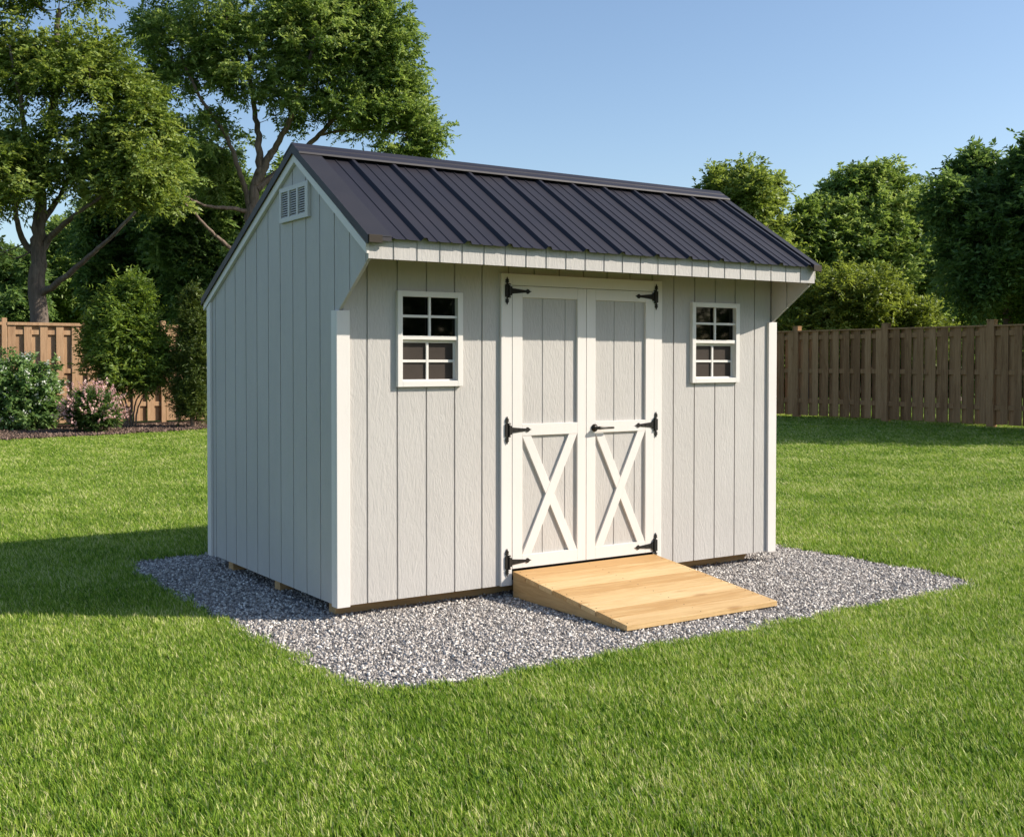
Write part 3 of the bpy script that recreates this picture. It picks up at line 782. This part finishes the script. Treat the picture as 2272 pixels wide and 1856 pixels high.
def tree(name, label, cat, base, limbs, blobs, seed, leafm, barkm, group=None, lf=(.13, .055), tw=(9, .55, 11), gap=.12, twig_r=.022, shell=.35, up=.25, droop=.35, minz=.0, crown='crown', trunk='trunk', extra=None, flat=.6, sub=True, zones=(), thin=1.0):
    """limbs: list of (points, r0, r1) in world; blobs: (centre, (rx,ry,rz), clumps)"""
    r = np.random.default_rng(seed); base = np.asarray(base, float)
    root = empty(name, tuple(base)); tag(root, label, cat, group)
    paths = []; nodes = []
    for pts_, r0, r1 in limbs:
        n = max(6, len(pts_)*5); S = spline(pts_, n); ln_ = np.linalg.norm(S[-1]-S[0])
        wig = r.normal(size=S.shape)*ln_*.003; wig[0] = 0; S = S+wig
        rad = (r0+(r1-r0)*np.linspace(0, 1, n)**.8)*.8
        if abs(S[0][2]) < .05: rad[0] *= 1.55; rad[1] *= 1.12
        paths.append((S-base, rad)); nodes.append(np.column_stack([S, rad]))
    trunk_n = nodes[0]; ND = np.concatenate(nodes); ND = ND[ND[:, 2] > minz+.5*(trunk_n[:, 2].max()-minz)*.5]
    cs = []; ow = []
    for c, rr, nc in blobs:
        nc = int(nc*thin)
        c = np.asarray(c, float); rr = np.asarray(rr, float)
        dirs = unit(r.normal(size=(nc, 3))); q = r.uniform(shell**3, 1, nc)**(1/3)
        lump = 1+.16*vnoise(dirs*2.1, 1.6, seed+c[0])
        p = c+dirs*rr*(q*lump*(1+.13*r.normal(size=nc)))[:, None]
        k = (vnoise(p, 3.3 if rr.mean() > .8 else 6., seed) > (-1+2*gap)) & clear(p, zones)
        cs.append(p[k]); ow.append(dirs[k]*q[k][:, None])
    cs = np.concatenate(cs); ow = np.concatenate(ow); k = cs[:, 2] > minz; cs, ow = cs[k], ow[k]
    # twigs: join every clump to the nearest wood already there
    order = np.argsort(np.min(np.linalg.norm(cs[:, None, :]-ND[None, ::3, :3], axis=2), axis=1))
    P_ = list(ND[:, :3]); RR = list(ND[:, 3]); PA = np.array(P_); RA = np.array(RR)
    if sub:
        buf = np.zeros((len(PA)+len(cs)*4, 4)); buf[:len(PA), :3] = PA; buf[:len(PA), 3] = RA; m_ = len(PA)
        for i in order:
            e = cs[i]; dd = np.linalg.norm(buf[:m_, :3]-e, axis=1)+np.maximum(0, (buf[:m_, 2]-e[2]))*.6; j = int(np.argmin(dd)); s0 = buf[j, :3]
            ln_ = np.linalg.norm(e-s0)
            if ln_ < .05: continue
            mid = (s0+e)/2+np.array([0, 0, -.10*ln_])+r.normal(size=3)*ln_*.07
            S = spline([s0, mid, e], 5); ra = min(buf[j, 3]*.7, twig_r*(.45+.5*ln_)); rb = max(ra*.35, twig_r*.16)
            rad = np.linspace(ra, rb, 5); paths.append((S-base, rad))
            buf[m_:m_+4, :3] = S[1:]; buf[m_:m_+4, 3] = rad[1:]; m_ += 4
    V, F = tubes_np(paths[:len(limbs)], 9); V2, F2 = tubes_np(paths[len(limbs):], 4) if len(paths) > len(limbs) else (np.zeros((0, 3)), np.zeros((0, 4), int))
    t_ = np_mesh(trunk, np.concatenate([V, V2]), np.concatenate([F, F2+len(V)]), barkm, parent=root, smooth=True)
    lv, lq, lt = leaves(cs-base, ow, r, tw[0], tw[1], tw[2], lf[0], lf[1], up, droop, flat)
    np_mesh(crown, lv, lq, leafm, lt, parent=root)
    if extra: extra(root, cs-base, ow, r)
    return root

def clear(P, zones):
    """open pockets in the crown: spheres (centre, radii) that stay free of leaves"""
    k = np.ones(len(P), bool)
    for c, rr in zones: k &= (((P-c)/rr)**2).sum(1) > 1
    return k
def pocket(px, py, D, rx, ry, dep):
    s = D/FPX; c = W3(px, py, D); return (c, np.array([max(rx*s, dep), max(rx*s, dep), ry*s]))

def blob(px, py, rx, ry, D, n, depth=None):
    s = D/FPX; c = W3(px, py, D); h = rx*s*1.0; return (c, (h, (depth or h), ry*s), n)
def gp_(px, D):
    p = W3(px, PCY, D); return np.array([p[0], p[1], 0])

LM_A = leafmat('leaves olive green', (.08, .135, .024), (.17, .25, .05), (.32, .40, .115))
LM_B = leafmat('leaves fresh green', (.09, .155, .034), (.185, .285, .068), (.34, .44, .15))
LM_C = leafmat('leaves deep green', (.05, .105, .028), (.11, .195, .052), (.215, .32, .10))
LM_D = leafmat('leaves bright yellow green', (.10, .16, .03), (.20, .28, .06), (.33, .42, .13))
LM_E = leafmat('leaves olive shrub', (.09, .13, .024), (.17, .235, .045), (.30, .38, .10))
LM_F = leafmat('evergreen sprays', (.045, .075, .016), (.095, .14, .028), (.20, .25, .05), trans=.2)

GT = 'tall trees behind the back fence'
# big tree at the left edge
D = 27.8
tree('shade_tree', 'large dark trunked tree at the left edge, forking low behind the tan fence', 'tree', gp_(88, D),
     [([gp_(88, D), W3(86, 690, D), W3(84, 560, D), W3(86, 480, D), W3(96, 360, D+.4), W3(120, 180, D), W3(130, 20, D)], .34, .07),
      ([W3(86, 655, D), W3(130, 625, D-.5), W3(190, 575, D-1), W3(232, 540, D-1.4), W3(300, 470, D-1.8)], .12, .04),
      ([W3(85, 570, D), W3(110, 530, D), W3(150, 490, D-.6), W3(190, 460, D-1), W3(260, 410, D-1.2)], .13, .04),
      ([W3(84, 565, D), W3(55, 540, D), W3(38, 490, D-.5), W3(30, 420, D-1), W3(0, 360, D-1)], .13, .04),
      ([W3(88, 500, D), W3(130, 440, D+.5), W3(170, 370, D+.8), W3(250, 280, D+1)], .11, .04),
      ([W3(92, 410, D), W3(60, 330, D), W3(45, 220, D-1), W3(20, 100, D-1)], .12, .04)],
     [blob(110, 20, 150, 130, D, 230), blob(20, 190, 120, 130, D-.5, 170), blob(200, 190, 110, 110, D-.5, 170), blob(300, 270, 80, 85, D-.5, 120),
      blob(150, 320, 130, 90, D, 150), blob(20, 400, 90, 80, D-1, 110), blob(300, 385, 90, 62, D-.6, 120), blob(355, 470, 60, 45, D-.6, 45), blob(240, 440, 70, 40, D-1, 45),
      blob(14, 598, 46, 62, D-1.3, 80), blob(190, 90, 90, 80, D+.5, 90), blob(-100, 150, 140, 200, D, 160), blob(-90, 430, 120, 120, D, 90)],
     11, LM_A, M_BARK, GT, lf=(.135, .058), tw=(9, .42, 12), gap=.29, thin=1.08, flat=.9, up=.35, droop=.45,
     zones=[pocket(148, 495, 27.3, 52, 48, 3.5), pocket(80, 620, 26.3, 48, 90, 1.4), pocket(240, 545, 26.3, 70, 26, 1.5), pocket(60, 250, 27.8, 26, 40, 3), pocket(262, 40, 27.8, 22, 60, 3)])
# second big tree, behind the shed's gable
D = 32.0
tree('shade_tree', 'large tree rising behind the shed gable with brown forked trunk and broad crown', 'tree', gp_(552, D),
     [([gp_(552, D), W3(556, 600, D), W3(556, 480, D), W3(566, 410, D), W3(578, 366, D), W3(572, 300, D), W3(560, 220, D+.3), W3(545, 90, D+.3)], .28, .06),
      ([W3(566, 410, D), W3(596, 350, D), W3(612, 325, D), W3(650, 250, D-.4), W3(690, 120, D-.6), W3(700, 20, D-.6)], .17, .05),
      ([W3(556, 480, D), W3(547, 430, D), W3(532, 380, D-.3), W3(500, 300, D-.6), W3(440, 210, D-1), W3(400, 120, D-1)], .13, .04),
      ([W3(552, 472, D), W3(515, 462, D-.5), W3(480, 460, D-.9), W3(446, 453, D-1.2), W3(400, 430, D-1.6)], .09, .035),
      ([W3(554, 590, D), W3(508, 548, D-.6), W3(470, 515, D-1), W3(438, 480, D-1.4), W3(410, 450, D-1.8)], .09, .035),
      ([W3(570, 420, D), W3(640, 360, D+.5), W3(706, 301, D+.5), W3(755, 252, D+.4), W3(810, 215, D+.2), W3(872, 180, D)], .13, .035),
      ([W3(706, 301, D+.5), W3(760, 290, D+.5), W3(840, 290, D+.2), W3(900, 300, D)], .06, .03),
      ([W3(755, 252, D+.4), W3(765, 170, D), W3(790, 90, D-.2), W3(830, 40, D-.3)], .07, .03)],
     [blob(560, -20, 190, 120, D, 260), blob(400, 110, 95, 90, D-.5, 130), blob(560, 130, 130, 90, D, 170), blob(720, 90, 100, 120, D-.4, 190), blob(800, 130, 70, 110, D, 110), blob(860, 150, 60, 90, D, 90),
      blob(880, 235, 66, 80, D, 120), blob(800, 20, 70, 90, D, 130), blob(690, 0, 90, 80, D+.5, 110), blob(930, 290, 45, 60, D, 60), blob(870, 90, 50, 70, D-.5, 60), blob(820, 300, 90, 40, D+1, 60), blob(780, 240, 75, 50, D-.3, 60), blob(900, 320, 70, 28, D, 45), blob(430, 250, 70, 70, D-1, 80), blob(500, 330, 60, 50, D+.9, 45),
      blob(690, 275, 60, 35, D+.8, 40), blob(400, 330, 70, 60, D+.5, 90), blob(450, 400, 60, 50, D+1, 60), blob(380, 200, 60, 60, D, 60), blob(470, 215, 60, 60, D-.8, 55), blob(640, 205, 75, 45, D-.4, 60), blob(810, 20, 60, 60, D, 50), blob(345, 60, 50, 55, D-.3, 36), blob(430, 420, 70, 45, D-1.4, 60)],
     12, LM_B, M_BARK2, GT, lf=(.135, .058), tw=(9, .40, 12), gap=.31, thin=.92, flat=1.0, up=.5, droop=.25,
     zones=[pocket(575, 400, 31, 55, 75, 1.8), pocket(590, 330, 31, 50, 40, 1.5), pocket(530, 470, 30.8, 60, 50, 1.5), pocket(735, 290, 31.5, 45, 34, 2.5), pocket(335, 215, 31, 30, 40, 3), pocket(440, 520, 30, 55, 50, 1.2), pocket(425, 300, 31.5, 24, 20, 3)])
# darker trees filling the space between and behind
def back_tree(px, D, py_top, width, seed, lm, label, py_low=705, nb=5, dens=70, lfs=(.19, .085), cat='tree'):
    r = np.random.default_rng(seed); b = gp_(px, D); h = py_low-py_top
    lim = [([b, W3(px+r.uniform(-8, 8), py_low-h*.2, D), W3(px+r.uniform(-15, 15), py_low-h*.5, D), W3(px+r.uniform(-20, 20), py_top+h*.15, D)], .2, .04)]
    for s in (-1, 1):
        lim.append(([W3(px, py_low-h*.15, D), W3(px+s*width*.28, py_low-h*.4, D+r.uniform(-1, 1)), W3(px+s*width*.5, py_low-h*.62, D+r.uniform(-1, 1))], .1, .03))
        lim.append(([W3(px, py_low-h*.3, D), W3(px+s*width*.15, py_low-h*.6, D), W3(px+s*width*.25, py_top+h*.2, D)], .09, .03))
    bl = [blob(px, py_top+h*.36, width*.42, h*.30, D, dens)]
    for i in range(nb):
        t = (i+.5)/nb; sx = (-1 if i % 2 else 1)*r.uniform(.35, .8)
        bl.append(blob(px+sx*width*.75, py_top+h*(.28+.6*t), width*.48, h*.24, D+r.uniform(-1.5, 1.5), dens))
    for i in range(9):
        a = r.uniform(-1, 1); w_ = width*r.uniform(.13, .24)
        bl.append(blob(px+a*width*.95, py_top+h*(.06+.30*abs(a)**1.5+r.uniform(-.05, .07)), w_, h*r.uniform(.09, .15), D+r.uniform(-1.5, 1.0), int(dens*.28)))
    bl.append(blob(px, py_top+h*.72, width*.8, h*.28, D, int(dens*1.3)))
    return tree('background_tree', label, cat, b, lim, bl, seed, lm, M_BARK, GT, lf=lfs, tw=(9, .42, 10), gap=.33, minz=1.0, thin=1.2, flat=1.0, up=.5)
back_tree(455, 35, 350, 120, 21, LM_C, 'deep green tree in shade between the two large trees left of the shed', dens=120)
back_tree(290, 37, 400, 110, 22, LM_C, 'dark green tree standing behind the multi-stemmed shrub', dens=110)
back_tree(150, 48, 500, 90, 23, LM_B, 'pale green far tree seen through the gap under the left tree', dens=80)
back_tree(10, 44, 560, 90, 24, LM_C, 'dark low tree behind the left tree trunk at the picture edge', dens=80)
back_tree(640, 38, 380, 110, 25, LM_B, 'green tree behind the shed gable peak, beyond the forked trunk', dens=90)
# right hand side
back_tree(1640, 36, 374, 128, 31, LM_D, 'bright yellow green tree above the right end of the shed roof', dens=105, lfs=(.165, .07))
back_tree(1960, 38, 374, 172, 32, LM_B, 'round topped green tree in the middle of the trees beyond the right fence', dens=125, lfs=(.175, .075), py_low=690)
back_tree(2235, 29, 318, 150, 33, LM_C, 'tall bluish dark green tree at the right edge of the picture', dens=140, lfs=(.16, .07))
back_tree(2420, 28, 290, 150, 37, LM_C, 'dark tree beyond the right edge of the fence', dens=80, lfs=(.16, .07))
back_tree(1800, 44, 520, 120, 34, LM_C, 'dark low tree between the bright tree and the round topped tree', dens=100)
back_tree(2120, 44, 530, 130, 35, LM_C, 'dark shaded tree low down beside the tall tree on the right', dens=110)
tree('background_shrub', 'broad light green bush rising over the right fence beside the shed', 'bush', gp_(1880, 34),
     [([gp_(1880, 34), W3(1880, 760, 34), W3(1870, 650, 34)], .1, .03), ([gp_(1880, 34), W3(1800, 740, 34), W3(1760, 690, 34)], .07, .02), ([gp_(1880, 34), W3(1980, 740, 34), W3(2040, 700, 34)], .07, .02), ([W3(1880, 780, 34), W3(1940, 690, 34), W3(1960, 640, 34)], .06, .02)],
     [blob(1870, 680, 120, 85, 34, 170), blob(1780, 710, 80, 60, 34, 90), blob(1990, 710, 80, 50, 34, 90), blob(1930, 660, 80, 55, 33.6, 80), blob(2060, 740, 45, 50, 33.5, 40)], 41, LM_E, M_TWIG, lf=(.13, .055), tw=(10, .4, 11), gap=.04, up=.6, minz=.6, droop=.1, flat=1)

# unseen trees: those behind the viewer mirrored in the panes, the last shading the lawn
for i, (x_, y_, h_) in enumerate(((7.0, -20.5, 6.5), (11.5, -18.5, 7.0), (15.0, -15.5, 6.0), (18.2, -13.0, 5.6))):
    tree('background_tree', ['leafy tree behind the viewer, seen only mirrored in the left window', 'tallest leafy tree behind the viewer, mirrored between both shed windows', 'leafy tree behind the viewer, mirrored in the right shed window', 'shortest leafy tree behind the viewer, nearest the right fence'][i], 'tree', (x_, y_, 0),
         [([(x_, y_, 0), (x_+.1, y_, h_*.35), (x_, y_+.1, h_*.8)], .16, .04), ([(x_, y_, h_*.25), (x_-.9, y_+.3, h_*.55)], .08, .03), ([(x_, y_, h_*.25), (x_+.9, y_-.3, h_*.55)], .08, .03)],
         [((x_, y_, h_*.62), (2.3, 2.0, h_*.32), 130), ((x_-.8, y_+.5, h_*.32), (1.8, 1.5, h_*.22), 60), ((x_+.9, y_-.5, h_*.34), (1.8, 1.5, h_*.22), 60)], 60+i, LM_C, M_BARK, GT, lf=(.2, .09), tw=(8, .5, 9), gap=.2)
tree('background_tree', 'leafy tree behind the right fence beyond the picture edge, shading the lawn', 'tree', (24.4, 3.6, 0),
     [([(24.4, 3.6, 0), (24.4, 3.6, 2.5), (24.3, 3.8, 6.5)], .2, .05), ([(24.4, 3.6, 2), (23.6, 4.6, 4.6)], .09, .03), ([(24.4, 3.6, 2.2), (25.2, 2.6, 4.8)], .09, .03)],
     [((24.0, 4.0, 5.2), (3.2, 3.0, 1.5), 260), ((24.3, 3.6, 7.0), (2.2, 2.2, 1.4), 120), ((23.6, 6.2, 4.2), (1.4, 1.8, 1.0), 60), ((22.6, 5.4, 6.0), (1.5, 1.7, 1.0), 90), ((22.9, 8.0, 5.7), (1.2, 1.4, .8), 60)], 36, LM_C, M_BARK, GT, lf=(.17, .075), tw=(9, .6, 11), gap=.25)
# the wood far behind both fences: one leafy mass nobody could count
def far_woods():
    r = np.random.default_rng(77); cs = []; ow = []
    for i in range(150):
        px = -500+3300*i/150+r.uniform(-10, 10); D = r.uniform(50, 60); p = W3(px, PCY, D); h = 1.6+r.uniform(0, 1.6)
        n = 34; d = unit(r.normal(size=(n, 3))); c = np.array([p[0], p[1], h])+d*np.array([2.0, 2.0, h])*r.uniform(.6, 1, (n, 1))
        cs.append(c); ow.append(d)
    cs = np.concatenate(cs); ow = np.concatenate(ow)
    V, Q, t = leaves(cs, ow, r, 8, 1.1, 8, .42, .22, .3, .2, .8)
    o = np_mesh('distant_woods', V, Q, LM_C, t); return tag(o, 'low dark band of far foliage behind both fences', 'woods', kind='stuff')
far_woods()

# planting bed shrubs
def petals(name, m, size, frac, spike=0, lift=.0):
    def fn(root, cs, ow, r):
        k = (np.linalg.norm(ow, axis=1) > .62) & (ow[:, 2] > -.35) & (r.uniform(0, 1, len(cs)) < frac)
        c = cs[k]+ow[k]*.19; o_ = unit(ow[k]+np.array([0, 0, .5]))
        npet = 14 if spike else 9
        n = len(c); V = []
        for i in range(npet):
            if spike: p = c+o_*(spike*i/npet)+r.normal(size=(n, 3))*size*.45
            else: p = c+r.normal(size=(n, 3))*size*1.0
            a = unit(r.normal(size=(n, 3))); b = unit(np.cross(a, r.normal(size=(n, 3)))); s = size*r.uniform(.5, 1.0, (n, 1))
            V.append(np.stack([p-a*s, p+b*s*.7, p+a*s, p-b*s*.7], 1))
        V = np.concatenate(V).reshape(-1, 3); q = np.arange(len(V)).reshape(-1, 4)
        np_mesh(name, V, q, m, np.repeat(r.uniform(.2, .8, len(q)), 4), parent=root)
    return fn
M_WHITE = leafmat('white petals', (.6, .62, .52), (.72, .74, .66), (.8, .8, .75), trans=.3)
M_PINK = leafmat('pink petals', (.58, .34, .32), (.68, .44, .41), (.76, .56, .50), trans=.25)
LM_W = leafmat('leaves white shrub', (.07, .15, .04), (.15, .26, .08), (.26, .38, .15))
def wpt(px, py, D): return W3(px, py, D)
D = 24.7
b = gp_(55, D)
tree('flowering_shrub', 'rounded green shrub dotted with small white flowers at the left end of the bed', 'shrub', b,
     [([b, W3(55, 900, D), W3(50, 850, D)], .04, .012), ([b, W3(20, 900, D), W3(-10, 850, D)], .03, .01), ([b, W3(90, 900, D), W3(115, 860, D)], .03, .01)],
     [blob(38, 862, 74, 62, D, 260), blob(95, 886, 30, 44, D, 90), blob(-50, 870, 60, 62, D, 110), blob(50, 925, 68, 24, D, 80)], 51, LM_W, M_TWIG, lf=(.11, .055), tw=(7, .20, 7), gap=.02, up=.5, droop=.2, shell=.5, minz=.03, crown='foliage', trunk='stem', extra=petals('blossom', M_WHITE, .034, .8), flat=1)
D = 23.9; b = gp_(207, D)
tree('flowering_shrub', 'low mounded shrub covered in pink flower spikes in the middle of the bed', 'shrub', b,
     [([b, W3(207, 920, D), W3(205, 890, D)], .03, .01), ([b, W3(180, 915, D), W3(165, 890, D)], .02, .008), ([b, W3(235, 915, D), W3(250, 895, D)], .02, .008)],
     [blob(207, 908, 44, 34, D, 220), blob(207, 928, 48, 20, D, 70)], 52, leafmat('leaves pink shrub', (.04, .085, .02), (.08, .15, .035), (.13, .21, .06)), M_TWIG, lf=(.10, .03), tw=(7, .16, 8), gap=.0, up=.9, droop=.0, shell=.55, minz=.03, crown='foliage', trunk='stem', extra=petals('blossom', M_PINK, .030, 1.0, .2), flat=1)
D = 25.7; b = gp_(288, D)
st = []
for dx, top, ly in ((-78, 760, .035), (-30, 720, .035), (10, 690, .04), (45, 760, .03), (78, 800, .03), (-55, 820, .025)):
    st.append(([b+np.array([dx*.0015, 0, 0]), W3(288+dx*.25, 900, D), W3(288+dx*.65, 850, D), W3(288+dx, top, D)], ly, .010))
tree('multi_stem_shrub', 'tall leafy shrub on several thin bare stems between pink shrub and evergreen', 'shrub', b, st,
     [blob(278, 745, 56, 76, D, 190), blob(218, 765, 26, 62, D, 80), blob(340, 790, 28, 60, D, 80), blob(304, 660, 18, 36, D, 36), blob(290, 825, 62, 34, D, 120), blob(262, 668, 20, 34, D, 30)], 53, leafmat('leaves tall shrub', (.075, .13, .024), (.16, .25, .045), (.28, .38, .09)), M_TWIG, lf=(.13, .04), tw=(8, .32, 9), gap=.05, up=.9, droop=.05, shell=.2, minz=.9, crown='foliage', trunk='stem', twig_r=.012, flat=1)
D = 25.6; b = gp_(425, D)
tree('evergreen_shrub', 'upright dark evergreen shrub against the back corner of the shed', 'shrub', b,
     [([b, W3(425, 850, D), W3(425, 690, D)], .06, .015)],
     [blob(428, 880, 36, 46, D, 200), blob(434, 800, 38, 60, D, 240), blob(432, 722, 28, 50, D, 150), blob(430, 672, 11, 22, D, 40)], 54, LM_F, M_TWIG, lf=(.10, .022), tw=(9, .22, 10), gap=.0, up=1.3, droop=.05, shell=.45, minz=.03, crown='foliage', flat=1.2)
print('objects', len(sc.objects))
